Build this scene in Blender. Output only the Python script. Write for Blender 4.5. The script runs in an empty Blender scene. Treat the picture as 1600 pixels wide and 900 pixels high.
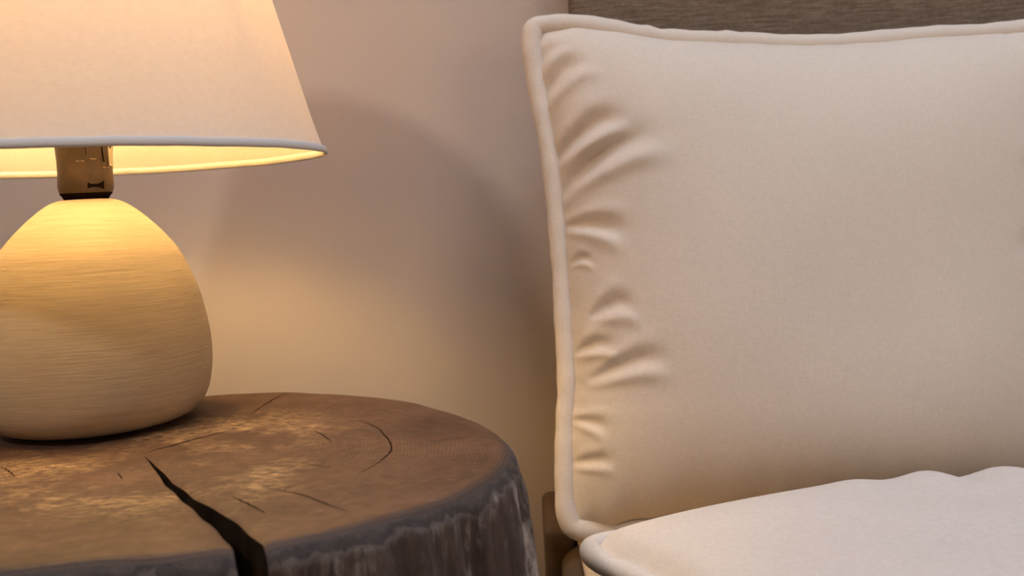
import bpy, bmesh, math, random
import numpy as np
from mathutils import Vector

random.seed(4)
S = bpy.context.scene
COL = S.collection
R = math.radians

# ------------------------------------------------------------------ camera
cd = bpy.data.cameras.new('camera')
cam = bpy.data.objects.new('camera', cd)
COL.objects.link(cam)
cam.location = (0, 0, 0.56)
cam.rotation_euler = (R(90), 0, 0)
cam.rotation_euler.rotate_axis('Z', R(-3.0))
cd.sensor_width = 36.0
cd.lens = 1550 * 36.0 / 1600
cd.shift_y = -125 / 1600
cd.clip_start = 0.01
cd.dof.use_dof = True
cd.dof.focus_distance = 0.53
cd.dof.aperture_fstop = 11.0
S.camera = cam

# ------------------------------------------------------------------ exposure, world, lights
S.view_settings.view_transform = 'Standard'
S.view_settings.look = 'None'
S.view_settings.exposure = 0.0
S.view_settings.gamma = 1.0
S.view_settings.use_curve_mapping = False

w = bpy.data.worlds.new('world')
w.use_nodes = True
w.node_tree.nodes['Background'].inputs[0].default_value = (0.75, 0.72, 0.70, 1)
w.node_tree.nodes['Background'].inputs[1].default_value = 0.05
S.world = w


def area(name, loc, target, size, energy, color, size_y=None):
    l = bpy.data.lights.new(name, 'AREA')
    l.shape = 'RECTANGLE'
    l.size = size
    l.size_y = size_y or size
    l.energy = energy
    l.color = color
    o = bpy.data.objects.new(name, l)
    COL.objects.link(o)
    o.location = loc
    d = Vector(target) - Vector(loc)
    o.rotation_euler = d.to_track_quat('-Z', 'Y').to_euler()
    return o


# broad soft daylight-like light high over the bed, and one small spot lamp that throws the shade's shadow
area('ceiling_light', (0.42, 0.02, 2.3), (0.35, 0.25, 0.45), 1.0, 20.5, (0.74, 0.87, 1.08))
area('right_fill_light', (1.5, -1.5, 0.85), (0.25, 0.65, 0.5), 0.8, 6.5, (1.0, 0.76, 0.54))  # warm fill added at right front to brighten the cushion face, no window there
area('wall_spot', (-1.18, -0.94, 2.25), (-0.2, 0.6, 0.6), 0.15, 14.5, (1.0, 0.88, 0.76))
BULB_W = 72.0


# ------------------------------------------------------------------ helpers
def mat(name):
    m = bpy.data.materials.new(name)
    m.use_nodes = True
    nt = m.node_tree
    b = nt.nodes['Principled BSDF']
    return m, nt, b


def N(nt, t, **kw):
    n = nt.nodes.new(t)
    for k, v in kw.items():
        if k in ('operation', 'data_type', 'blend_type', 'wave_type', 'bands_direction', 'attribute_name', 'wave_profile', 'feature'):
            setattr(n, k, v)
        else:
            n.inputs[k.replace('_', ' ')].default_value = v
    return n


def ramp(nt, stops, fac=None):
    n = nt.nodes.new('ShaderNodeValToRGB')
    e = n.color_ramp.elements
    while len(e) < len(stops):
        e.new(0.5)
    for i, (p, c) in enumerate(stops):
        e[i].position = p
        e[i].color = (*c, 1) if len(c) == 3 else c
    if fac is not None:
        nt.links.new(fac, n.inputs[0])
    return n


def coords(nt, scale=(1, 1, 1), rot=(0, 0, 0)):
    tc = nt.nodes.new('ShaderNodeTexCoord')
    mp = nt.nodes.new('ShaderNodeMapping')
    mp.inputs['Scale'].default_value = scale
    mp.inputs['Rotation'].default_value = rot
    nt.links.new(tc.outputs['Object'], mp.inputs[0])
    return mp.outputs[0]


def noise(nt, vec, scale, detail=4, rough=0.55, dist=0.0):
    n = nt.nodes.new('ShaderNodeTexNoise')
    n.inputs['Scale'].default_value = scale
    n.inputs['Detail'].default_value = detail
    n.inputs['Roughness'].default_value = rough
    n.inputs['Distortion'].default_value = dist
    nt.links.new(vec, n.inputs['Vector'])
    return n.outputs['Fac']


def mathn(nt, op, a, b=None, c=None, clamp=False):
    n = nt.nodes.new('ShaderNodeMath')
    n.operation = op
    n.use_clamp = clamp
    for i, v in enumerate((a, b, c)):
        if v is None:
            continue
        if isinstance(v, (int, float)):
            n.inputs[i].default_value = v
        else:
            nt.links.new(v, n.inputs[i])
    return n.outputs[0]


def mixc(nt, fac, a, b, mode='MIX'):
    n = nt.nodes.new('ShaderNodeMix')
    n.data_type = 'RGBA'
    n.blend_type = mode
    for i, v in ((0, fac), (6, a), (7, b)):
        if isinstance(v, (int, float)):
            n.inputs[i].default_value = v
        elif isinstance(v, tuple):
            n.inputs[i].default_value = (*v, 1) if len(v) == 3 else v
        else:
            nt.links.new(v, n.inputs[i])
    return n.outputs[2]


def bump(nt, h, strength, dist, prev=None):
    n = nt.nodes.new('ShaderNodeBump')
    n.inputs['Strength'].default_value = strength
    n.inputs['Distance'].default_value = dist
    nt.links.new(h, n.inputs['Height'])
    if prev is not None:
        nt.links.new(prev, n.inputs['Normal'])
    return n.outputs[0]


def cloth(name, color, weave=1400, var=0.06, sheen=0.15, soft=0.0006):
    m, nt, b = mat(name)
    v = coords(nt)
    n1 = noise(nt, v, 9, 3)
    n2 = noise(nt, coords(nt, (1, 1, 6)), 260, 2)
    n3 = noise(nt, coords(nt, (6, 1, 1)), 260, 2)
    dark = tuple(c * (1 - var * 2) for c in color)
    f = mathn(nt, 'MULTIPLY', mathn(nt, 'ADD', n2, n3), 0.5)
    f = mathn(nt, 'ADD', mathn(nt, 'MULTIPLY', f, 0.7), mathn(nt, 'MULTIPLY', n1, 0.3))
    r = ramp(nt, [(0.35, dark), (0.62, color)], f)
    nt.links.new(r.outputs[0], b.inputs['Base Color'])
    b.inputs['Roughness'].default_value = 0.92
    b.inputs['Specular IOR Level'].default_value = 0.15
    b.inputs['Sheen Weight'].default_value = sheen
    nb = bump(nt, f, 0.35, 0.0006)
    nb = bump(nt, noise(nt, v, 30, 2), 0.25, soft * 2, nb)
    nt.links.new(nb, b.inputs['Normal'])
    return m


# ------------------------------------------------------------------ materials
M = {}
m, nt, b = mat('wall_plaster')
v = coords(nt)
r = ramp(nt, [(0.3, (0.57, 0.475, 0.405)), (0.7, (0.61, 0.51, 0.44))], noise(nt, v, 3, 3))
nt.links.new(r.outputs[0], b.inputs['Base Color'])
b.inputs['Roughness'].default_value = 0.8
nt.links.new(bump(nt, noise(nt, v, 90, 4), 0.15, 0.002), b.inputs['Normal'])
M['wall'] = m

m, nt, b = mat('white_paint')
b.inputs['Base Color'].default_value = (0.62, 0.57, 0.52, 1)
b.inputs['Roughness'].default_value = 0.9
nt.links.new(bump(nt, noise(nt, coords(nt), 60, 3), 0.1, 0.002), b.inputs['Normal'])
M['paint'] = m

m, nt, b = mat('floor_boards')
v = coords(nt, (7, 0.6, 1))
r = ramp(nt, [(0.3, (0.10, 0.06, 0.035)), (0.7, (0.19, 0.115, 0.065))], noise(nt, v, 3, 6, 0.6, 0.6))
nt.links.new(r.outputs[0], b.inputs['Base Color'])
b.inputs['Roughness'].default_value = 0.5
M['floor'] = m

M['cushion'] = cloth('cream_cotton', (0.76, 0.65, 0.55))
M['quilt'] = cloth('white_cotton', (0.75, 0.68, 0.63))
M['piping'] = cloth('cream_cotton_piping', (0.76, 0.655, 0.56))
M['sheet'] = cloth('tan_sheet', (0.62, 0.46, 0.28))

m, nt, b = mat('headboard_linen')
v = coords(nt, (5, 5, 60))
f = mathn(nt, 'ADD', mathn(nt, 'MULTIPLY', noise(nt, v, 9, 5, 0.65), 0.75), mathn(nt, 'MULTIPLY', noise(nt, coords(nt), 420, 2), 0.25))
r = ramp(nt, [(0.3, (0.115, 0.075, 0.052)), (0.5, (0.20, 0.145, 0.105)), (0.7, (0.30, 0.235, 0.18))], f)
nt.links.new(r.outputs[0], b.inputs['Base Color'])
b.inputs['Roughness'].default_value = 0.95
b.inputs['Specular IOR Level'].default_value = 0.1
nt.links.new(bump(nt, f, 0.5, 0.001), b.inputs['Normal'])
M['linen'] = m

m, nt, b = mat('bed_base_fabric')
r = ramp(nt, [(0.3, (0.065, 0.034, 0.016)), (0.7, (0.105, 0.060, 0.030))], noise(nt, coords(nt), 40, 5))
nt.links.new(r.outputs[0], b.inputs['Base Color'])
b.inputs['Roughness'].default_value = 0.95
M['base'] = m

# shade: thin cloth that lets the bulb's light through
m = bpy.data.materials.new('shade_fabric')
m.use_nodes = True
nt = m.node_tree
nt.nodes.clear()
out = nt.nodes.new('ShaderNodeOutputMaterial')
v = coords(nt)
wv = noise(nt, coords(nt, (1, 1, 7)), 240, 2)
wv2 = noise(nt, coords(nt), 300, 2)
wf = mathn(nt, 'MULTIPLY', mathn(nt, 'ADD', wv, wv2), 0.5)
cr = ramp(nt, [(0.3, (0.74, 0.69, 0.63)), (0.7, (0.79, 0.745, 0.69))], wf)
ct = ramp(nt, [(0.3, (0.54, 0.395, 0.27)), (0.7, (0.62, 0.465, 0.33))], wf)
di = nt.nodes.new('ShaderNodeBsdfDiffuse')
tr = nt.nodes.new('ShaderNodeBsdfTranslucent')
mx = nt.nodes.new('ShaderNodeMixShader')
mx.inputs[0].default_value = 0.24
nt.links.new(cr.outputs[0], di.inputs[0])
nt.links.new(ct.outputs[0], tr.inputs[0])
nbm = bump(nt, wf, 0.2, 0.0005)
nt.links.new(nbm, di.inputs['Normal'])
nt.links.new(di.outputs[0], mx.inputs[1])
nt.links.new(tr.outputs[0], mx.inputs[2])
nt.links.new(mx.outputs[0], out.inputs[0])
M['shade'] = m

M['hem'] = cloth('shade_hem_tape', (0.66, 0.61, 0.57), var=0.03, sheen=0.0)

m, nt, b = mat('turned_cream_ceramic')
v = coords(nt, (1, 1, 14), (R(1.2), R(-1.0), 0))
f1 = noise(nt, v, 42, 5, 0.65)
f2 = noise(nt, coords(nt, (1.5, 1.5, 60), (R(1.2), R(-1.0), 0)), 20, 3, 0.6)
f = mathn(nt, 'ADD', mathn(nt, 'MULTIPLY', f1, 0.6), mathn(nt, 'MULTIPLY', f2, 0.4))
r = ramp(nt, [(0.32, (0.49, 0.37, 0.245)), (0.5, (0.57, 0.445, 0.30)), (0.68, (0.62, 0.50, 0.35))], f)
nt.links.new(r.outputs[0], b.inputs['Base Color'])
b.inputs['Roughness'].default_value = 0.55
b.inputs['Specular IOR Level'].default_value = 0.25
nt.links.new(bump(nt, f, 0.35, 0.0008), b.inputs['Normal'])
M['ceramic'] = m

m, nt, b = mat('brown_bakelite')
r = ramp(nt, [(0.35, (0.055, 0.030, 0.017)), (0.7, (0.095, 0.054, 0.030))], noise(nt, coords(nt), 90, 4))
nt.links.new(r.outputs[0], b.inputs['Base Color'])
b.inputs['Roughness'].default_value = 0.5
nt.links.new(bump(nt, noise(nt, coords(nt), 500, 2), 0.15, 0.0003), b.inputs['Normal'])
M['bakelite'] = m

m, nt, b = mat('dark_recess')
b.inputs['Base Color'].default_value = (0.010, 0.006, 0.004, 1)
b.inputs['Specular IOR Level'].default_value = 0.0
b.inputs['Roughness'].default_value = 0.9
M['dark'] = m

m, nt, b = mat('pale_metal')
b.inputs['Base Color'].default_value = (0.6, 0.5, 0.36, 1)
b.inputs['Roughness'].default_value = 0.5
b.inputs['Metallic'].default_value = 0.3
M['metal'] = m

m, nt, b = mat('glowing_bulb')
b.inputs['Base Color'].default_value = (0.9, 0.85, 0.75, 1)
b.inputs['Emission Color'].default_value = (1.0, 0.655, 0.235, 1)
b.inputs['Emission Strength'].default_value = BULB_W
M['bulb'] = m

# stump: cut face
m, nt, b = mat('cut_wood')
at = nt.nodes.new('ShaderNodeAttribute')
at.attribute_name = 'rr'
rr = at.outputs['Fac']
v = coords(nt)
big = noise(nt, v, 14, 5, 0.6, 0.3)
fine = noise(nt, v, 160, 5, 0.65)
ringn = mathn(nt, 'ADD', mathn(nt, 'MULTIPLY', rr, 100), mathn(nt, 'MULTIPLY', noise(nt, v, 11, 2), 5.0))
rings = mathn(nt, 'ADD', mathn(nt, 'MULTIPLY', mathn(nt, 'SINE', mathn(nt, 'MULTIPLY', ringn, 6.283)), 0.5), 0.5)
ring2 = mathn(nt, 'ADD', mathn(nt, 'MULTIPLY', mathn(nt, 'SINE', mathn(nt, 'MULTIPLY', ringn, 1.1)), 0.5), 0.5)
base = ramp(nt, [(0.34, (0.045, 0.022, 0.014)), (0.5, (0.098, 0.050, 0.031)), (0.66, (0.175, 0.094, 0.056))],
            mathn(nt, 'ADD', mathn(nt, 'MULTIPLY', big, 0.65), mathn(nt, 'MULTIPLY', fine, 0.35)))
c = mixc(nt, mathn(nt, 'MULTIPLY', rings, 0.26), base.outputs[0], (0.09, 0.052, 0.035))
c = mixc(nt, mathn(nt, 'MULTIPLY', ring2, 0.18), c, (0.11, 0.06, 0.042))
# worn ochre fibres around the middle of the face
fib = noise(nt, coords(nt, (3.5, 10, 1), (0, 0, R(-12))), 42, 6, 0.72, 0.4)
patch = noise(nt, v, 17, 4, 0.65, 0.2)
near = ramp(nt, [(0.0, (1, 1, 1)), (0.50, (1, 1, 1)), (0.72, (0.12, 0.12, 0.12)), (1.0, (0.04, 0.04, 0.04))], rr)
pm = ramp(nt, [(0.47, (0, 0, 0)), (0.62, (1, 1, 1))], patch)
fm = ramp(nt, [(0.44, (0, 0, 0)), (0.62, (1, 1, 1))], fib)
mask = mathn(nt, 'MULTIPLY', mathn(nt, 'MULTIPLY', near.outputs[0], pm.outputs[0]), fm.outputs[0])
c = mixc(nt, mathn(nt, 'MULTIPLY', mask, 0.8), c, (0.50, 0.33, 0.16))
# pale scuffs and dark specks
sc = ramp(nt, [(0.62, (0, 0, 0)), (0.70, (1, 1, 1))], noise(nt, coords(nt, (2, 7, 1)), 60, 5, 0.7))
c = mixc(nt, mathn(nt, 'MULTIPLY', sc.outputs[0], 0.42), c, (0.42, 0.33, 0.26))
sp = ramp(nt, [(0.27, (1, 1, 1)), (0.34, (0, 0, 0))], noise(nt, v, 120, 4, 0.7))
c = mixc(nt, mathn(nt, 'MULTIPLY', sp.outputs[0], 0.5), c, (0.05, 0.035, 0.03))
# grey weathered rim
ed = ramp(nt, [(0.972, (0, 0, 0)), (0.995, (1, 1, 1))], mathn(nt, 'ADD', rr, mathn(nt, 'MULTIPLY', mathn(nt, 'SUBTRACT', fine, 0.5), 0.03)))
c = mixc(nt, mathn(nt, 'MULTIPLY', ed.outputs[0], 0.85), c, (0.075, 0.054, 0.045))
nt.links.new(c, b.inputs['Base Color'])
b.inputs['Roughness'].default_value = 0.62
b.inputs['Specular IOR Level'].default_value = 0.25
nb = bump(nt, rings, 0.22, 0.0007)
nb = bump(nt, mathn(nt, 'ADD', fib, fine), 0.35, 0.0010, nb)
nt.links.new(nb, b.inputs['Normal'])
M['cut'] = m

# stump: side
m, nt, b = mat('weathered_bark')
at = nt.nodes.new('ShaderNodeAttribute')
at.attribute_name = 'dep'
dep = at.outputs['Fac']
v = coords(nt)
st = noise(nt, coords(nt, (1, 1, 0.10)), 150, 6, 0.7, 0.3)
base = ramp(nt, [(0.3, (0.030, 0.018, 0.014)), (0.5, (0.060, 0.037, 0.028)), (0.7, (0.105, 0.068, 0.052))], st)
pat = noise(nt, coords(nt, (1, 1, 0.22)), 36, 5, 0.7, 0.5)
wear = ramp(nt, [(0.47, (0, 0, 0)), (0.62, (1, 1, 1))], pat)
gr = ramp(nt, [(0.42, (0, 0, 0)), (0.60, (1, 1, 1))], noise(nt, coords(nt, (1, 1, 0.4)), 220, 5, 0.7))
wm = mathn(nt, 'MULTIPLY', wear.outputs[0], gr.outputs[0])
ax = nt.nodes.new('ShaderNodeAttribute')
ax.attribute_name = 'east'
wm = mathn(nt, 'MULTIPLY', wm, ax.outputs['Fac'])
c = mixc(nt, mathn(nt, 'MULTIPLY', wm, 0.95), base.outputs[0], (0.42, 0.35, 0.31))
wob = mathn(nt, 'MULTIPLY', mathn(nt, 'SUBTRACT', noise(nt, coords(nt, (1, 1, 0.4)), 70, 5, 0.65), 0.5), 0.018)
dd = mathn(nt, 'ADD', dep, wob)
band = ramp(nt, [(0.0, (0.075, 0.054, 0.045)), (0.25, (0.040, 0.029, 0.026)), (0.50, (0.036, 0.026, 0.023)), (0.62, (0.105, 0.08, 0.068)), (0.85, (0.12, 0.09, 0.08))],
            mathn(nt, 'MULTIPLY', dd, 140, clamp=True))
bm_ = ramp(nt, [(0.45, (1, 1, 1)), (0.62, (0, 0, 0))], mathn(nt, 'MULTIPLY', dd, 95, clamp=True))
c = mixc(nt, mathn(nt, 'MULTIPLY', bm_.outputs[0], 0.9), c, band.outputs[0])
nt.links.new(c, b.inputs['Base Color'])
b.inputs['Roughness'].default_value = 0.75
nb = bump(nt, st, 0.7, 0.003)
nb = bump(nt, gr.outputs[0], 0.25, 0.0006, nb)
nt.links.new(nb, b.inputs['Normal'])
M['bark'] = m

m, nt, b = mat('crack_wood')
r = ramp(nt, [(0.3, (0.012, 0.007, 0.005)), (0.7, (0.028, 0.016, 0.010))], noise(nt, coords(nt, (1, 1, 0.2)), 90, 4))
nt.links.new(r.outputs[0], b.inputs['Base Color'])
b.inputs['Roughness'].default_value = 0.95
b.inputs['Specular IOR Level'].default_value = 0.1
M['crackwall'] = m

m, nt, b = mat('dry_fibre')
b.inputs['Base Color'].default_value = (0.5, 0.33, 0.17, 1)
b.inputs['Roughness'].default_value = 0.8
M['fibre'] = m


# ------------------------------------------------------------------ object helpers
def thing(name, label, cat, loc=(0, 0, 0)):
    o = bpy.data.objects.new(name, None)
    o.empty_display_size = 0.05
    COL.objects.link(o)
    o.location = loc
    o['label'] = label
    o['category'] = cat
    return o


def link(name, me, m=None, parent=None, smooth=True, loc=None):
    o = bpy.data.objects.new(name, me)
    me.name = name
    COL.objects.link(o)
    if m is not None:
        me.materials.append(m)
    if smooth:
        me.polygons.foreach_set('use_smooth', [True] * len(me.polygons))
    if parent is not None:
        o.parent = parent
    if loc is not None:
        o.location = loc
    return o


def mesh(verts, faces):
    me = bpy.data.meshes.new('m')
    me.from_pydata([tuple(map(float, p)) for p in verts], [], [tuple(map(int, f)) for f in faces])
    me.update()
    return me


def grid_faces(nu, nv, off=0, wrap_u=False, flip=False):
    f = []
    for j in range(nv - 1):
        for i in range(nu if wrap_u else nu - 1):
            a = off + j * nu + i
            b_ = off + j * nu + (i + 1) % nu
            q = (a, b_, b_ + nu, a + nu)
            f.append(q[::-1] if flip else q)
    return f


def lathe(profile, n=96, wob=None):
    V = []
    for (r, z) in profile:
        for i in range(n):
            t = 2 * math.pi * i / n
            k = 1 + (wob(t, z) if wob else 0)
            V.append((r * k * math.cos(t), r * k * math.sin(t), z))
    return V, grid_faces(n, len(profile), wrap_u=True)


def fix_normals(me):
    bm = bmesh.new()
    bm.from_mesh(me)
    bmesh.ops.recalc_face_normals(bm, faces=bm.faces)
    bm.to_mesh(me)
    bm.free()
    me.update()


def catmull(P, n, closed=False):
    P = [np.array(p, float) for p in P]
    out = []
    m_ = len(P)
    segs = m_ if closed else m_ - 1
    for i in range(segs):
        p1, p2 = P[i], P[(i + 1) % m_]
        p0 = P[i - 1] if (closed or i > 0) else 2 * p1 - p2
        p3 = P[(i + 2) % m_] if (closed or i + 2 < m_) else 2 * p2 - p1
        for k in range(n):
            t = k / n
            out.append(0.5 * (2 * p1 + (p2 - p0) * t + (2 * p0 - 5 * p1 + 4 * p2 - p3) * t * t + (3 * p1 - p0 - 3 * p2 + p3) * t ** 3))
    if not closed:
        out.append(P[-1])
    return np.array(out)


def resample(C, n, closed=False):
    if closed:
        C = np.vstack([C, C[:1]])
    d = np.r_[0, np.cumsum(np.linalg.norm(np.diff(C, axis=0), axis=1))]
    t = np.linspace(0, d[-1], n + 1 if closed else n)
    r_ = np.stack([np.interp(t, d, C[:, k]) for k in range(C.shape[1])], 1)
    return r_[:-1] if closed else r_


def tube(C, rad, ns=14, closed=True, up=(0, -1, 0.1)):
    C = np.asarray(C)
    n = len(C)
    V, up = [], np.array(up, float)
    for i in range(n):
        t = (C[(i + 1) % n] - C[i - 1]) if closed else (C[min(i + 1, n - 1)] - C[max(i - 1, 0)])
        t = t / (np.linalg.norm(t) + 1e-9)
        a = np.cross(t, up)
        a /= np.linalg.norm(a) + 1e-9
        b_ = np.cross(a, t)
        r_ = rad[i] if hasattr(rad, '__len__') else rad
        for k in range(ns):
            q = 2 * math.pi * k / ns
            V.append(C[i] + r_ * (math.cos(q) * a + math.sin(q) * b_))
    F = []
    for i in range(n if closed else n - 1):
        for k in range(ns):
            F.append((i * ns + k, i * ns + (k + 1) % ns, ((i + 1) % n) * ns + (k + 1) % ns, ((i + 1) % n) * ns + k))
    if not closed:
        F.append(tuple(range(ns))[::-1])
        F.append(tuple(range((n - 1) * ns, n * ns)))
    return V, F


def box(x0, x1, y0, y1, z0, z1, bevel=0.0, seg=3):
    bm = bmesh.new()
    bmesh.ops.create_cube(bm, size=1)
    for v_ in bm.verts:
        v_.co = ((x0 + x1) / 2 + v_.co.x * (x1 - x0), (y0 + y1) / 2 + v_.co.y * (y1 - y0), (z0 + z1) / 2 + v_.co.z * (z1 - z0))
    if bevel:
        bmesh.ops.bevel(bm, geom=bm.edges[:], offset=bevel, segments=seg, affect='EDGES', profile=0.5)
    me = bpy.data.meshes.new('m')
    bm.to_mesh(me)
    bm.free()
    return me


def struct(name, me, m_):
    o = link(name, me, m_, smooth=False)
    o['kind'] = 'structure'
    return o


# ------------------------------------------------------------------ room
struct('floor', box(-2.0, 2.4, -2.6, 0.78, -0.1, 0.0), M['floor'])
struct('wall_back', box(-2.0, 2.4, 0.78, 0.88, 0.0, 2.6), M['wall'])
struct('wall_left', box(-2.1, -2.0, -2.6, 0.88, 0.0, 2.6), M['wall'])
struct('wall_right', box(2.4, 2.5, -2.6, 0.88, 0.0, 2.6), M['wall'])
struct('wall_front', box(-2.1, 2.5, -2.7, -2.6, 0.0, 2.6), M['wall'])
struct('ceiling', box(-2.1, 2.5, -2.7, 0.88, 2.6, 2.7), M['paint'])

# ------------------------------------------------------------------ numbers measured for the curves
PITH = (-0.1835, 0.4784)
OUT = [(-86.6, 0.1523), (-82.1, 0.1516), (-76.8, 0.1514), (-70.0, 0.1546), (-64.2, 0.1601), (-59.9, 0.1636), (-56.1, 0.1672), (-51.3, 0.1702), (-45.4, 0.1749), (-38.2, 0.1779), (-32.4, 0.1813), (-24.6, 0.1841), (-17.2, 0.1832), (-7.4, 0.1784), (2.7, 0.1716), (14.0, 0.1659), (25.1, 0.1611), (37.1, 0.1578), (50.0, 0.1562), (64.7, 0.1543), (77.0, 0.1564), (86.6, 0.1578), (95.8, 0.161)]
CL = [(-0.184, 0.4773), (-0.1629, 0.4421), (-0.1377, 0.4005), (-0.1172, 0.3669), (-0.1078, 0.351), (-0.1011, 0.3361)]
CR = [(-0.1818, 0.4781), (-0.1592, 0.4414), (-0.1381, 0.4096), (-0.1208, 0.3872), (-0.1017, 0.3577), (-0.0914, 0.3391)]
H1 = [(-0.1465, 0.6259), (-0.1512, 0.6084), (-0.1538, 0.5801), (-0.1538, 0.5658)]
H2 = [(-0.1914, 0.4838), (-0.1845, 0.4836), (-0.1812, 0.4893), (-0.1748, 0.4985), (-0.1648, 0.513), (-0.1542, 0.5283)]
H3 = [(-0.0886, 0.5345), (-0.0779, 0.5194), (-0.0702, 0.4985), (-0.064, 0.4768), (-0.0627, 0.4615), (-0.0645, 0.4477), (-0.0678, 0.4361), (-0.0719, 0.4264)]
H4 = [(-0.1035, 0.4088), (-0.0905, 0.3973), (-0.0808, 0.3869), (-0.067, 0.3715)]
H5 = [(-0.1202, 0.4027), (-0.1105, 0.3905), (-0.0989, 0.3746)]
H6 = [(-0.1091, 0.5162), (-0.1022, 0.5058), (-0.0951, 0.4903)]
H7 = [(-0.115, 0.457), (-0.1004, 0.4505), (-0.0851, 0.4385)]
H8 = [(-0.2481, 0.469), (-0.2409, 0.4618), (-0.2314, 0.4501)]
H9 = [(-0.0553, 0.4788), (-0.0367, 0.4786), (-0.012, 0.4824)]
H10 = [(-0.1845, 0.4485), (-0.1807, 0.4424), (-0.1777, 0.4376)]
PT = [(0.0229, 0.6996, 0.6858), (0.0428, 0.7, 0.6866), (0.0585, 0.6998, 0.6849), (0.0786, 0.6992, 0.6806), (0.0964, 0.6986, 0.6764), (0.123, 0.6979, 0.6712), (0.1633, 0.6975, 0.6672), (0.2081, 0.6971, 0.663), (0.2532, 0.6975, 0.6625), (0.2987, 0.6983, 0.6643), (0.3373, 0.6988, 0.6647), (0.367, 0.6993, 0.6659), (0.3901, 0.7, 0.6684), (0.4098, 0.7009, 0.6721)]
PL = [(0.0229, 0.6996, 0.6858), (0.021, 0.6964, 0.6691), (0.0241, 0.6902, 0.6368), (0.0296, 0.6822, 0.5959), (0.0317, 0.6759, 0.5649), (0.0325, 0.667, 0.5217), (0.0326, 0.659, 0.4838), (0.0321, 0.6501, 0.4428), (0.0291, 0.6456, 0.4229), (0.0274, 0.6411, 0.4032), (0.0259, 0.6358, 0.38), (0.0258, 0.6327, 0.3665), (0.0288, 0.6303, 0.3561)]
PB = [(0.0288, 0.6303, 0.3561), (0.0421, 0.6298, 0.3535), (0.0564, 0.6302, 0.3543), (0.0833, 0.6315, 0.3586), (0.1245, 0.6327, 0.3614), (0.19, 0.6333, 0.3606), (0.2553, 0.6333, 0.3572), (0.3161, 0.6327, 0.3513), (0.3581, 0.6318, 0.3453)]
PR = [(0.4098, 0.7009, 0.6721), (0.4015, 0.6964, 0.6492), (0.3881, 0.6857, 0.595), (0.3718, 0.6679, 0.5082), (0.3609, 0.6501, 0.4256), (0.3567, 0.6376, 0.3704), (0.3581, 0.6318, 0.3453)]

# ------------------------------------------------------------------ stump side table
TOP = 0.45
stump = thing('stump_side_table', 'dark weathered tree stump side table with a wide split, under the lamp', 'side table', (PITH[0], PITH[1], 0))
an = [a for a, _ in OUT] + [120, 150, 180, 210, 235, 258]
rv = [r_ for _, r_ in OUT] + [0.168, 0.176, 0.178, 0.172, 0.163, 0.155]
an, rv = np.array(an), np.array(rv)


def Rout(th):
    d = (np.degrees(th) + 90) % 360 - 90
    aa = np.r_[an[-3:] - 360, an, an[:3] + 360]
    r2 = np.r_[rv[-3:], rv, rv[:3]]
    return np.interp(d, aa, r2)


def Rsm(th):
    return sum(Rout(th + k * 0.035) for k in range(-3, 4)) / 7


def edge_angle(C, anchor):
    P = np.array(C) - np.array(PITH)
    r_ = np.hypot(P[:, 0], P[:, 1])
    t_ = np.arctan2(P[:, 1], P[:, 0])
    return r_, t_


rl, tl = edge_angle(CL[1:], 0)
rrr, trr = edge_angle(CR[1:], 0)
NT, NR = 720, 110
rho = np.linspace(0, 1, NR) ** 0.9
rng = np.random.RandomState(3)
thc0 = math.radians(-61)
ph = rng.uniform(0, 6.28, (12,))


def lump(x, y):
    z = 0
    for k, fq in enumerate((14, 23, 37, 55, 90, 140)):
        z = z + (0.0009 / (1 + k * 0.9)) * np.sin(fq * x + ph[k]) * np.cos(fq * 0.9 * y + ph[k + 6])
    return z


V = np.zeros((NR, NT, 3))
RRa = np.zeros((NR, NT))
for j, q in enumerate(rho):
    rad0 = q * 0.157
    tL = np.interp(rad0, rl, tl)
    tR = np.interp(rad0, rrr, trr)
    jag = 0.0004 * math.sin(rad0 * 210) / max(rad0, 0.02) * min(1, rad0 / 0.04)
    tR, tL = tR + jag * 0.8, tL + jag * 0.6
    th = np.linspace(tR, tL + 2 * math.pi, NT)
    rad = q * Rsm(th)
    V[j, :, 0] = rad * np.cos(th)
    V[j, :, 1] = rad * np.sin(th)
    edge = np.clip((q - 0.978) / 0.022, 0, 1)
    # the lips of the split round over a little too
    lip = np.minimum(np.arange(NT), NT - 1 - np.arange(NT)) * rad * (2 * math.pi / NT)
    V[j, :, 2] = TOP + lump(V[j, :, 0], V[j, :, 1]) * min(1, q * 4) - 0.0025 * edge ** 2 - 0.0012 * np.exp(-lip / 0.0015) * min(1, q * 3)
    RRa[j, :] = q
outer_th = th
me = mesh(V.reshape(-1, 3), grid_faces(NT, NR, flip=False))
a_ = me.attributes.new('rr', 'FLOAT', 'POINT')
a_.data.foreach_set('value', RRa.reshape(-1).astype(np.float32))
link('cut_face', me, M['cut'], stump)

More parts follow.
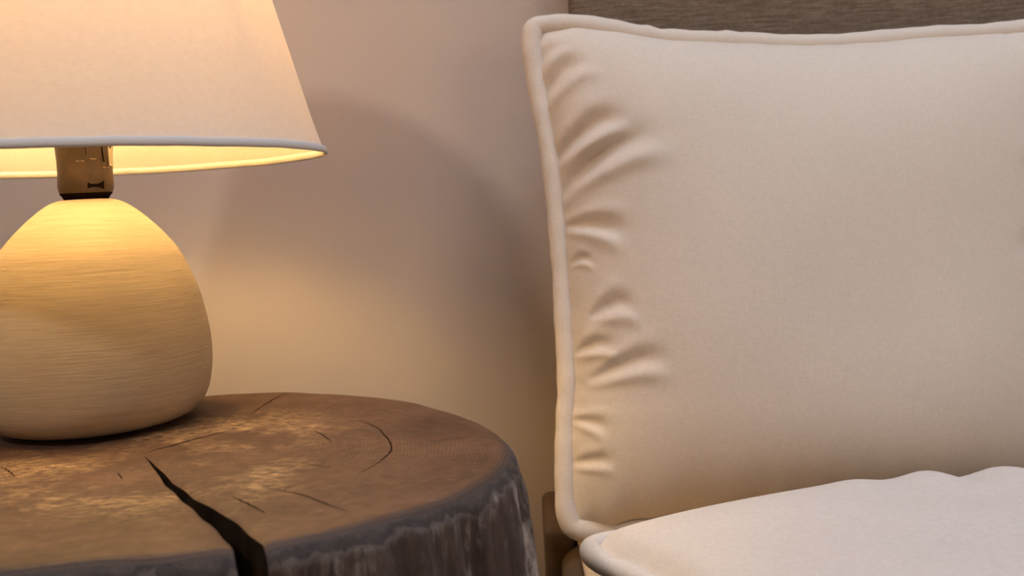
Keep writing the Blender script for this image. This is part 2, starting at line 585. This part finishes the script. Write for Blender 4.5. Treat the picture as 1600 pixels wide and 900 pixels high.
# side of the stump
NZ = 60
zs = np.r_[np.linspace(0, 0.014, 12), np.linspace(0.016, 0.08, 24), np.linspace(0.09, TOP - 0.002, NZ - 36)]
V2 = np.zeros((NZ, NT, 3))
D2 = np.zeros((NZ, NT))
E2 = np.zeros((NZ, NT))
Ro = Rsm(outer_th)
for j, dz in enumerate(zs):
    bev = 0.0035 * math.sin(min(dz / 0.007, 1) * math.pi / 2)
    flare = 0.009 * min(1, dz / 0.10)
    rid = 0.0008 * np.sin(outer_th * 131 + 4 * np.sin(dz * 12)) + 0.0012 * np.sin(outer_th * 41 + 2 * np.sin(outer_th * 7 + dz * 9)) + 0.0018 * np.sin(outer_th * 73 + 1.3 * np.sin(dz * 30 + outer_th * 5)) + 0.0016 * np.sin(outer_th * 17 + 1)
    amp = min(1, dz / 0.025)
    lp = np.minimum(np.arange(NT), NT - 1 - np.arange(NT)) * 0.155 * (2 * math.pi / NT)
    rad = Ro + bev + flare + rid * amp - 0.002 * np.exp(-lp / 0.002) * min(1, dz / 0.01)
    V2[j, :, 0] = rad * np.cos(outer_th)
    V2[j, :, 1] = rad * np.sin(outer_th)
    V2[j, :, 2] = V[-1, :, 2] - dz if dz < 0.05 else TOP - 0.0025 - dz + 0.0025 * min(1, (dz - 0.05) / 0.1)
    D2[j] = dz
    dd = (np.degrees(outer_th) + 180) % 360 - 180
    E2[j] = np.clip((dd + 78) / 48, 0.06, 1)
V2[0] = V[-1]
me = mesh(V2.reshape(-1, 3), grid_faces(NT, NZ, flip=False))
for nm, arr in (('dep', D2), ('east', E2)):
    a_ = me.attributes.new(nm, 'FLOAT', 'POINT')
    a_.data.foreach_set('value', arr.reshape(-1).astype(np.float32))
link('bark_side', me, M['bark'], stump)

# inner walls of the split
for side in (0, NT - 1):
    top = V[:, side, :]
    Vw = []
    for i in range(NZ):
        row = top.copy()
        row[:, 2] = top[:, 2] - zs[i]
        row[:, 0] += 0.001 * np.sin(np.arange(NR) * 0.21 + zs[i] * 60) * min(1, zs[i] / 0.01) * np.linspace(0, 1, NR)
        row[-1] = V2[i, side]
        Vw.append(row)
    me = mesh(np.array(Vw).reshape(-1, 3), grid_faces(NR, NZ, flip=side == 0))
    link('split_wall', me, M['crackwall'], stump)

# hairline cracks: thin dark slits
HL = [(H1, 0.0011), (H2, 0.0011), (H3, 0.0008), (H4, 0.0006), (H5, 0.0007), (H6, 0.0006), (H7, 0.0005), (H8, 0.0008), (H9, 0.0004), (H10, 0.0006)]
for pts, wd in HL:
    P = np.array(pts) - np.array(PITH)
    C = resample(catmull(P, 12), 90)
    n = len(C)
    Vh = []
    for i in range(n):
        t = C[min(i + 1, n - 1)] - C[max(i - 1, 0)]
        t /= np.linalg.norm(t) + 1e-9
        nn = np.array([-t[1], t[0]])
        s_ = i / (n - 1)
        hw = wd * 0.5 * (math.sin(math.pi * min(max(s_, 0.02), 0.98)) ** 0.5) * (0.55 + 0.45 * abs(math.sin(i * 0.9) + math.sin(i * 0.37)) / 2 + rng.uniform(-0.15, 0.25))
        c_ = C[i] + nn * 0.00018 * math.sin(i * 0.35) + nn * rng.uniform(-0.00015, 0.00015)
        for sg in (-1, 0, 1):
            p = c_ + nn * hw * sg
            z = TOP + lump(p[0], p[1]) * min(1, np.hypot(*p) / 0.157 * 4)
            Vh.append((p[0], p[1], z + 0.00022))
    me = mesh(Vh, grid_faces(3, n))
    o = link('hairline_crack', me, M['dark'], stump)

# loose fibres hanging at the right side of the bark
for k in range(3):
    th0 = R(-14 + 3 * k)
    b0 = Rsm(np.array([th0]))[0] + 0.004
    C = [(math.cos(th0) * (b0 + 0.004 + 0.004 * s_ + 0.001 * k * s_), math.sin(th0) * (b0 + 0.001) - 0.004 * s_, TOP - 0.055 - 0.012 * k - 0.05 * s_) for s_ in np.linspace(0, 1, 12)]
    Vt, Ft = tube(C, [0.0007 * (1 - 0.6 * i / 12) for i in range(12)], 6, closed=False)
    link('bark_fibre', mesh(Vt, Ft), M['fibre'], stump)

# ------------------------------------------------------------------ lamp
LX, LY = -0.2396, 0.56
lamp = thing('table_lamp', 'lit table lamp with white cloth shade and cream teardrop base', 'lamp', (LX, LY, TOP + 0.0012))
K = 0.0003613
prof = [(0, 0), (108, 0), (118, 1), (133, 5), (147, 12), (158, 22), (166, 36), (171, 52), (175, 76), (176, 100), (174.5, 128), (169.5, 160), (161.5, 195), (150, 228), (133.5, 263), (113.5, 290), (92, 313), (70.5, 332), (56, 342), (47, 346), (38, 348.5), (26, 349.5), (0, 349.5)]
pc = catmull([(a, b_, 0) for a, b_ in prof[1:-1]], 5)
pr = [(0.0, 0.0)] + [(p[0] * K, max(0, p[1] * K)) for p in pc] + [(0.0, prof[-1][1] * K)]
Vl, Fl = lathe([(max(a, 1e-5), z) for a, z in pr], 160)
me = mesh(Vl, Fl)
fix_normals(me)
link('base', me, M['ceramic'], lamp)

zt = 349.5 * K
sp_ = [(1e-5, 0), (31, 0), (34, 5), (38, 9), (40, 14), (41, 22), (40.2, 40), (40.6, 60), (42, 80), (42.6, 100), (43.5, 104), (43.5, 118), (40, 120), (40, 170), (34, 172), (34, 176), (1e-5, 176)]
Vl, Fl = lathe([(a * K, zt + z * K) for a, z in sp_], 64, lambda t, z: 0.006 * math.sin(3 * t + z * 90))
me = mesh(Vl, Fl)
fix_normals(me)
sock = link('socket', me, M['bakelite'], lamp)
# darker foot ring of the socket
Vl, Fl = lathe([(30 * K, zt - 0.0002), (32.2 * K, zt - 0.0001), (35.2 * K, zt + 5 * K), (38.5 * K, zt + 8.5 * K), (38.0 * K, zt + 10 * K)], 48)
link('foot_ring', mesh(Vl, Fl), M['dark'], sock)


def on_socket(name, pts, r_, m_, th=0.0004):
    """a little plate curved round the socket: pts are (angle in degrees from the front, height)"""
    n = len(pts)
    Vp = []
    for rad in (r_, r_ + th):
        for a, z in pts:
            t = R(-90 + a)
            Vp.append((rad * math.cos(t), rad * math.sin(t), zt + z * K))
    F = [tuple(range(n))[::-1], tuple(range(n, 2 * n))] + [(i, (i + 1) % n, n + (i + 1) % n, n + i) for i in range(n)]
    me_ = mesh(Vp, F)
    fix_normals(me_)
    return link(name, me_, m_, sock, smooth=False)


AO = 24   # the camera looks at the socket from its right
on_socket('slot', [(AO + 1.2, 66), (AO + 2.6, 66), (AO + 2.2, 100), (AO + 1.0, 100)], 41.8 * K, M['dark'], 0.0003)
on_socket('slot', [(AO + 39, 56), (AO + 41.5, 56), (AO + 38, 72), (AO + 37, 100), (AO + 35, 100), (AO + 35.6, 70)], 41.6 * K, M['dark'], 0.0003)
on_socket('keyhole', [(AO + 2, 15), (AO + 9, 17), (AO + 16, 17.5), (AO + 25, 17), (AO + 37, 14), (AO + 38, 27), (AO + 26, 22.5), (AO + 16, 22), (AO + 9, 22), (AO + 3, 25)], 41.3 * K, M['dark'], 0.0003)
on_socket('lug', [(AO + 55, 50), (AO + 74, 50), (AO + 74, 92), (AO + 52, 92)], 41.8 * K, M['metal'], 0.0003)
for a0, z0 in ((-18, 57), (-8, 57), (10, 60), (16, 60), (38, 47), (50, 47)):
    on_socket('seam_mark', [(AO + a0, z0), (AO + a0 + 7, z0), (AO + a0 + 7, z0 + 0.8), (AO + a0, z0 + 0.7)], 41.2 * K, M['fibre'], 0.00012)

# shade
RB, RT = 0.132, 0.0815
zr = 0.5995 - TOP - 0.0012 - 0.0018
SH = 0.185
NS = 160
rows = 40
Vs = []
for j in range(rows):
    s_ = j / (rows - 1)
    z = zr + 0.002 + s_ * SH
    r0 = RB + (RT - RB) * s_ + 0.0012 * math.exp(-s_ * 22)
    for i in range(NS):
        t = 2 * math.pi * i / NS
        Vs.append((r0 * math.cos(t), r0 * math.sin(t), z + 0.0005 * math.sin(2 * t)))
shade = link('shade', mesh(Vs, grid_faces(NS, rows, wrap_u=True)), M['shade'], lamp)


def hem(z0, r0, h, th, name):
    pf = []
    for k in range(12):
        q = 2 * math.pi * k / 12
        pf.append((r0 + th * math.cos(q), z0 + h / 2 * math.sin(q) + h / 2))
    n = 200
    Vh, Fh = [], []
    for i in range(n):
        t = 2 * math.pi * i / n
        wv_ = 0.00010 * math.sin(11 * t) + 0.00006 * math.sin(29 * t + 1)
        for k, (r_, z) in enumerate(pf):
            lean = -(z - z0) * 0.26
            Vh.append(((r_ + lean) * math.cos(t), (r_ + lean) * math.sin(t), z + wv_ + 0.0005 * math.sin(2 * t)))
    for i in range(n):
        for k in range(12):
            Fh.append((i * 12 + k, ((i + 1) % n) * 12 + k, ((i + 1) % n) * 12 + (k + 1) % 12, i * 12 + (k + 1) % 12))
    me_ = mesh(Vh, Fh)
    fix_normals(me_)
    return link(name, me_, M['hem'], shade)


hem(zr - 0.0006, RB + 0.0022, 0.0048, 0.0014, 'hem')
hem(zr + SH - 0.001, RT + 0.0005, 0.004, 0.0014, 'hem')
# fitter ring and its arms inside the shade
Vl, Fl = lathe([(43 * K, zt + 101 * K), (52 * K, zt + 101 * K), (52.5 * K, zt + 104 * K), (51 * K, zt + 106 * K), (43 * K, zt + 107 * K)], 48)
link('fitter_ring', mesh(Vl, Fl), M['metal'], lamp)
for k in range(3):
    q = R(95 + 120 * k)
    C = [(r_ * math.cos(q), r_ * math.sin(q), zt + 105 * K + (r_ - 0.018) * 0.9) for r_ in np.linspace(0.018, 0.1135, 12)]
    Vt, Ft = tube(C, 0.0009, 8, closed=False, up=(0, 0, 1))
    link('fitter_arm', mesh(Vt, Ft), M['metal'], lamp)

bz = zt + 172 * K + 0.036
Vl, Fl = lathe([(15 * K, zt + 170 * K), (15 * K, bz + 0.003)], 24)
link('candle_sleeve', mesh(Vl, Fl), M['metal'], lamp)
bp = [(1e-5, 0), (12, 0), (13, 8), (16, 22), (30, 48), (42, 72), (46, 92), (42, 112), (30, 130), (16, 138), (1e-5, 140)]
bp = [(p[0], p[1]) for p in catmull([(a * 0.0006, z * 0.00055, 0) for a, z in bp], 3)]
Vl, Fl = lathe([(max(a, 1e-5), bz + z) for a, z in bp], 32)
me = mesh(Vl, Fl)
fix_normals(me)
link('bulb', me, M['bulb'], lamp)

# ------------------------------------------------------------------ bed
bed = thing('bed', 'bed with brown linen headboard and dark upholstered base', 'bed', (0.62, 0.735, 0))


def local(me_, o):
    me_.transform(__import__('mathutils').Matrix.Translation(-Vector(o.location)))
    return me_


link('headboard', local(box(0.0515, 1.25, 0.7365, 0.776, 0.02, 0.98, 0.008, 4), bed), M['linen'], bed)
link('base', local(box(0.020, 1.25, -1.2, 0.734, 0.05, 0.337, 0.012, 4), bed), M['base'], bed)
link('corner_panel', local(box(0.0105, 0.0305, 0.645, 0.7345, 0.05, 0.3505, 0.006, 4), bed), M['base'], bed)
for x in (0.07, 1.18):
    for y in (-1.12, 0.66):
        link('leg', local(box(x - 0.025, x + 0.025, y - 0.025, y + 0.025, 0, 0.052), bed), M['base'], bed, smooth=False)

mt = thing('mattress', 'tan covered mattress glimpsed below the corner of the cream cushion', 'mattress', (0.62, -0.2, 0.3375))
link('cover', local(box(0.0315, 1.22, -1.15, 0.715, 0.3375, 0.3435, 0.0028, 3), mt), M['sheet'], mt)


# ------------------------------------------------------------------ cushion leaning on the headboard
def coons(T_, B_, L_, R_, nu, nv):
    """surface inside four boundary curves, arrays (nu,3),(nu,3),(nv,3),(nv,3)"""
    u = np.linspace(0, 1, nu)[None, :, None]
    v_ = np.linspace(0, 1, nv)[:, None, None]
    t_, b_, l_, r_ = T_[None], B_[None], L_[:, None], R_[:, None]
    bil = (1 - u) * (1 - v_) * T_[0] + u * (1 - v_) * T_[-1] + (1 - u) * v_ * B_[0] + u * v_ * B_[-1]
    return (1 - v_) * t_ + v_ * b_ + (1 - u) * l_ + u * r_ - bil


PB = [(x, y, max(z, 0.3525 + 0.002 * min(1, max(0, x - 0.05) / 0.1))) for x, y, z in PB]
PR[-1] = PB[-1]
NU, NV = 300, 300
T_, B_, L_, R_ = [resample(catmull(c_, 10), n_) for c_, n_ in ((PT, NU), (PB, NU), (PL, NV), (PR, NV))]
G = coons(T_, B_, L_, R_, NU, NV)
uu, vv = np.meshgrid(np.linspace(0, 1, NU), np.linspace(0, 1, NV))
nrm = np.array([0.02, -0.975, 0.09])
nrm = np.array([0.0, -0.9764, 0.2160]) * 0.6 + np.array([0.0, -0.996, -0.08]) * 0.4
nrm /= np.linalg.norm(nrm)


def prof1(x, p=2.4, q=0.62):
    return np.clip(1 - np.abs(2 * x - 1) ** p, 0, 1) ** q


H = 0.064 * prof1(uu) * prof1(vv, 3.2, 0.52)
FOLDS = [  # u0 v0 u1 v1 depth width  (valleys running in from the left seam)
    (0.005, 0.165, 0.075, 0.085, 0.0040, 0.016),
    (0.010, 0.285, 0.130, 0.205, 0.0058, 0.018),
    (0.015, 0.350, 0.170, 0.240, 0.0058, 0.020),
    (0.010, 0.425, 0.110, 0.440, 0.0040, 0.015),
    (0.015, 0.500, 0.050, 0.492, 0.0020, 0.008),
    (0.050, 0.600, 0.115, 0.575, 0.0034, 0.016),
    (0.015, 0.672, 0.075, 0.650, 0.0034, 0.011),
    (0.045, 0.715, 0.165, 0.680, 0.0034, 0.015),
    (0.010, 0.800, 0.070, 0.805, 0.0020, 0.010),
    (0.010, 0.880, 0.080, 0.865, 0.0018, 0.010),
    (0.005, 0.100, 0.040, 0.045, 0.0020, 0.012),
    (0.850, 0.010, 0.905, 0.090, 0.0030, 0.010),
    (0.945, 0.020, 0.925, 0.130, 0.0030, 0.012),
    (0.985, 0.300, 0.860, 0.330, 0.0040, 0.020),
    (0.985, 0.500, 0.850, 0.480, 0.0040, 0.020),
    (0.985, 0.700, 0.870, 0.660, 0.0040, 0.020),
]
for (u0, v0, u1, v1, dpt, wd) in FOLDS:
    dx, dy = u1 - u0, v1 - v0
    ln = math.hypot(dx, dy)
    s_ = ((uu - u0) * dx + (vv - v0) * dy) / ln ** 2
    d_ = (-(uu - u0) * dy + (vv - v0) * dx) / ln
    sc_ = np.clip(s_, -0.15, 1.2)
    bow = 0.006 * np.sin(np.clip(s_, 0, 1) * math.pi)
    env = np.exp(-np.clip(-s_, 0, None) ** 2 * 60) * np.exp(-np.clip(s_ - 0.7, 0, None) ** 2 * 14) * np.clip(0.35 + s_ * 1.8, 0.3, 1)
    wl = wd * (0.55 + 0.75 * np.clip(s_, 0, 1))
    q_ = (d_ + bow) / wl
    H += 1.25 * env * (-dpt * np.exp(-q_ ** 2) + 0.55 * dpt * np.exp(-(q_ - 1.7) ** 2) + 0.30 * dpt * np.exp(-(q_ + 1.9) ** 2))
# puckers along every seam, and long soft unevenness
e1 = np.exp(-uu / 0.02) + np.exp(-(1 - uu) / 0.03)
e2 = np.exp(-vv / 0.022) + np.exp(-(1 - vv) / 0.045)
H += 0.0008 * e1 * np.sin(vv * 118 + 3 * np.sin(vv * 17)) + (0.0010 + 0.0012 * vv) * e2 * np.sin(uu * 74 + 2.5 * np.sin(uu * 13))
sd = np.minimum(np.minimum(uu * 0.37, (1 - uu) * 0.37), np.minimum(vv, 1 - vv) * 0.33)
H -= 0.0045 * np.exp(-sd / 0.0045)
H += 0.0016 * np.sin(uu * 9 + vv * 4) * np.sin(vv * 7 + 1) * prof1(uu) * prof1(vv)
EM = (uu > 0) & (uu < 1) & (vv > 0) & (vv < 1)
Fp = G + nrm * (H * EM)[..., None]
cush = thing('piped_cushion', 'square cream cushion with thick piping, propped against the headboard', 'cushion', (0.21, 0.66, 0.352))
off = np.array(cush.location)
NB = 80
ix = np.linspace(0, NU - 1, NB).round().astype(int)
Gb = G[np.ix_(ix, ix)]
ub, vb = uu[np.ix_(ix, ix)], vv[np.ix_(ix, ix)]
Hb = 0.026 * prof1(ub) * prof1(vb, 2.6, 0.55)
Bp = Gb - nrm * Hb[..., None]
me = mesh(np.vstack([(Fp - off).reshape(-1, 3), (Bp - off).reshape(-1, 3)]), grid_faces(NU, NV) + grid_faces(NB, NB, off=NU * NV, flip=True))
link('cushion_cover', me, M['cushion'], cush)


def piping(curves, rad, cen, out, parent, m_, n=700, name='piping', joints=(), up=(0, -1, 0.1)):
    C = np.vstack([c_[:-1] for c_ in curves])
    C = resample(C, n, closed=True)
    for _ in range(3):
        C = (np.roll(C, 1, 0) + 2 * C + np.roll(C, -1, 0)) / 4
    k = np.arange(n)
    d = C - cen
    d /= np.linalg.norm(d, axis=1)[:, None]
    C = C + d * out
    rr_ = rad * (1 + 0.045 * np.sin(k * 0.11) + 0.03 * np.sin(k * 0.263 + 1) + 0.02 * np.sin(k * 0.61 + 2))
    for j_ in joints:
        rr_ *= 1 + 0.09 * np.exp(-((k - j_) / 1.6) ** 2) - 0.10 * np.exp(-((k - j_ - 5) / 2.0) ** 2)
    Vt, Ft = tube(C - np.array(parent.location), rr_, 18, up=up)
    me_ = mesh(Vt, Ft)
    fix_normals(me_)
    return link(name, me_, m_, parent)


piping([T_, R_, B_[::-1], L_[::-1]], 0.0072, G.reshape(-1, 3).mean(0), 0.0012, cush, M['piping'], joints=(40, 68))

# ------------------------------------------------------------------ white padded quilt lying on the bed
quilt = thing('padded_quilt', 'thick white padded quilt with piped edge, lying flat in front of the cream cushion', 'quilt', (0.3, 0.42, 0.3515))
Lq = [(0.050, 0.530, 0.3785), (0.040, 0.526, 0.3785), (0.034, 0.518, 0.3785), (0.040, 0.500, 0.3775), (0.052, 0.486, 0.3765), (0.062, 0.465, 0.376), (0.070, 0.43, 0.376), (0.075, 0.36, 0.376), (0.076, 0.22, 0.376), (0.08, 0.10, 0.376)]
Tq = [(0.050, 0.530, 0.3785), (0.09, 0.536, 0.3785), (0.15, 0.548, 0.379), (0.25, 0.562, 0.379), (0.45, 0.562, 0.379), (0.62, 0.56, 0.379)]
Bq = [(0.08, 0.10, 0.376), (0.3, 0.09, 0.376), (0.62, 0.09, 0.376)]
Rq = [(0.62, 0.56, 0.379), (0.63, 0.3, 0.376), (0.62, 0.09, 0.376)]
QU, QV = 220, 200
Tc, Bc, Lc, Rc = [resample(catmull(c_, 10), n_) for c_, n_ in ((Tq, QU), (Bq, QU), (Lq, QV), (Rq, QV))]
Q = coons(Tc, Bc, Lc, Rc, QU, QV)
qu, qv = np.meshgrid(np.linspace(0, 1, QU), np.linspace(0, 1, QV))
X, Y = Q[..., 0], Q[..., 1]
dl = X - Lc[:, None, 0]
left = np.clip(1 - np.exp(-np.clip(qu, 0, 1) / 0.085), 0, 1)
dm = np.clip(dl, 0, None)
Hq = (-0.0045 * np.exp(-dm / 0.004) + 0.0205 * left + 0.0095 * np.sqrt(np.clip(dm / 0.012, 0, 1)) + 0.004 * np.clip(qu / 0.4, 0, 1)) * prof1(np.clip(qv, 0, 1), 6.0, 0.42) * np.clip((1 - qu) / 0.1, 0, 1) ** 0.5
rip = 0.0028 * np.sin((X - 0.205) / 0.0068) * np.exp(-((Y - 0.535) / 0.03) ** 2) * np.exp(-((X - 0.235) / 0.05) ** 2)
Hq = Hq + rip * np.clip(qv / 0.05, 0, 1) + 0.0012 * np.sin(X * 40 + Y * 25) * np.sin(Y * 60) * left
Hq += 0.0009 * np.exp(-qu / 0.03) * np.sin(qv * 150 + np.sin(qv * 31)) * np.clip(qu / 0.01, 0, 1)
EMq = (qu > 0) & (qu < 1) & (qv > 0) & (qv < 1)
Qt = Q + np.array([0, 0, 1.0]) * (Hq * EMq)[..., None]
Qb = Q - np.array([0, 0, 1.0]) * (0.022 * np.clip(qu / 0.05, 0, 1) ** 0.5 * prof1(qv, 3, 0.5) * np.clip((1 - qu) / 0.05, 0, 1) ** 0.5)[..., None]
off = np.array(quilt.location)
me = mesh(np.vstack([(Qt - off).reshape(-1, 3), (Qb - off).reshape(-1, 3)]), grid_faces(QU, QV, flip=True) + grid_faces(QU, QV, off=QU * QV))
link('quilt_cover', me, M['quilt'], quilt)
piping([Tc, Rc, Bc[::-1], Lc[::-1]], 0.0057, Q.reshape(-1, 3).mean(0), 0.0035, quilt, M['quilt'], up=(0, 0, 1))
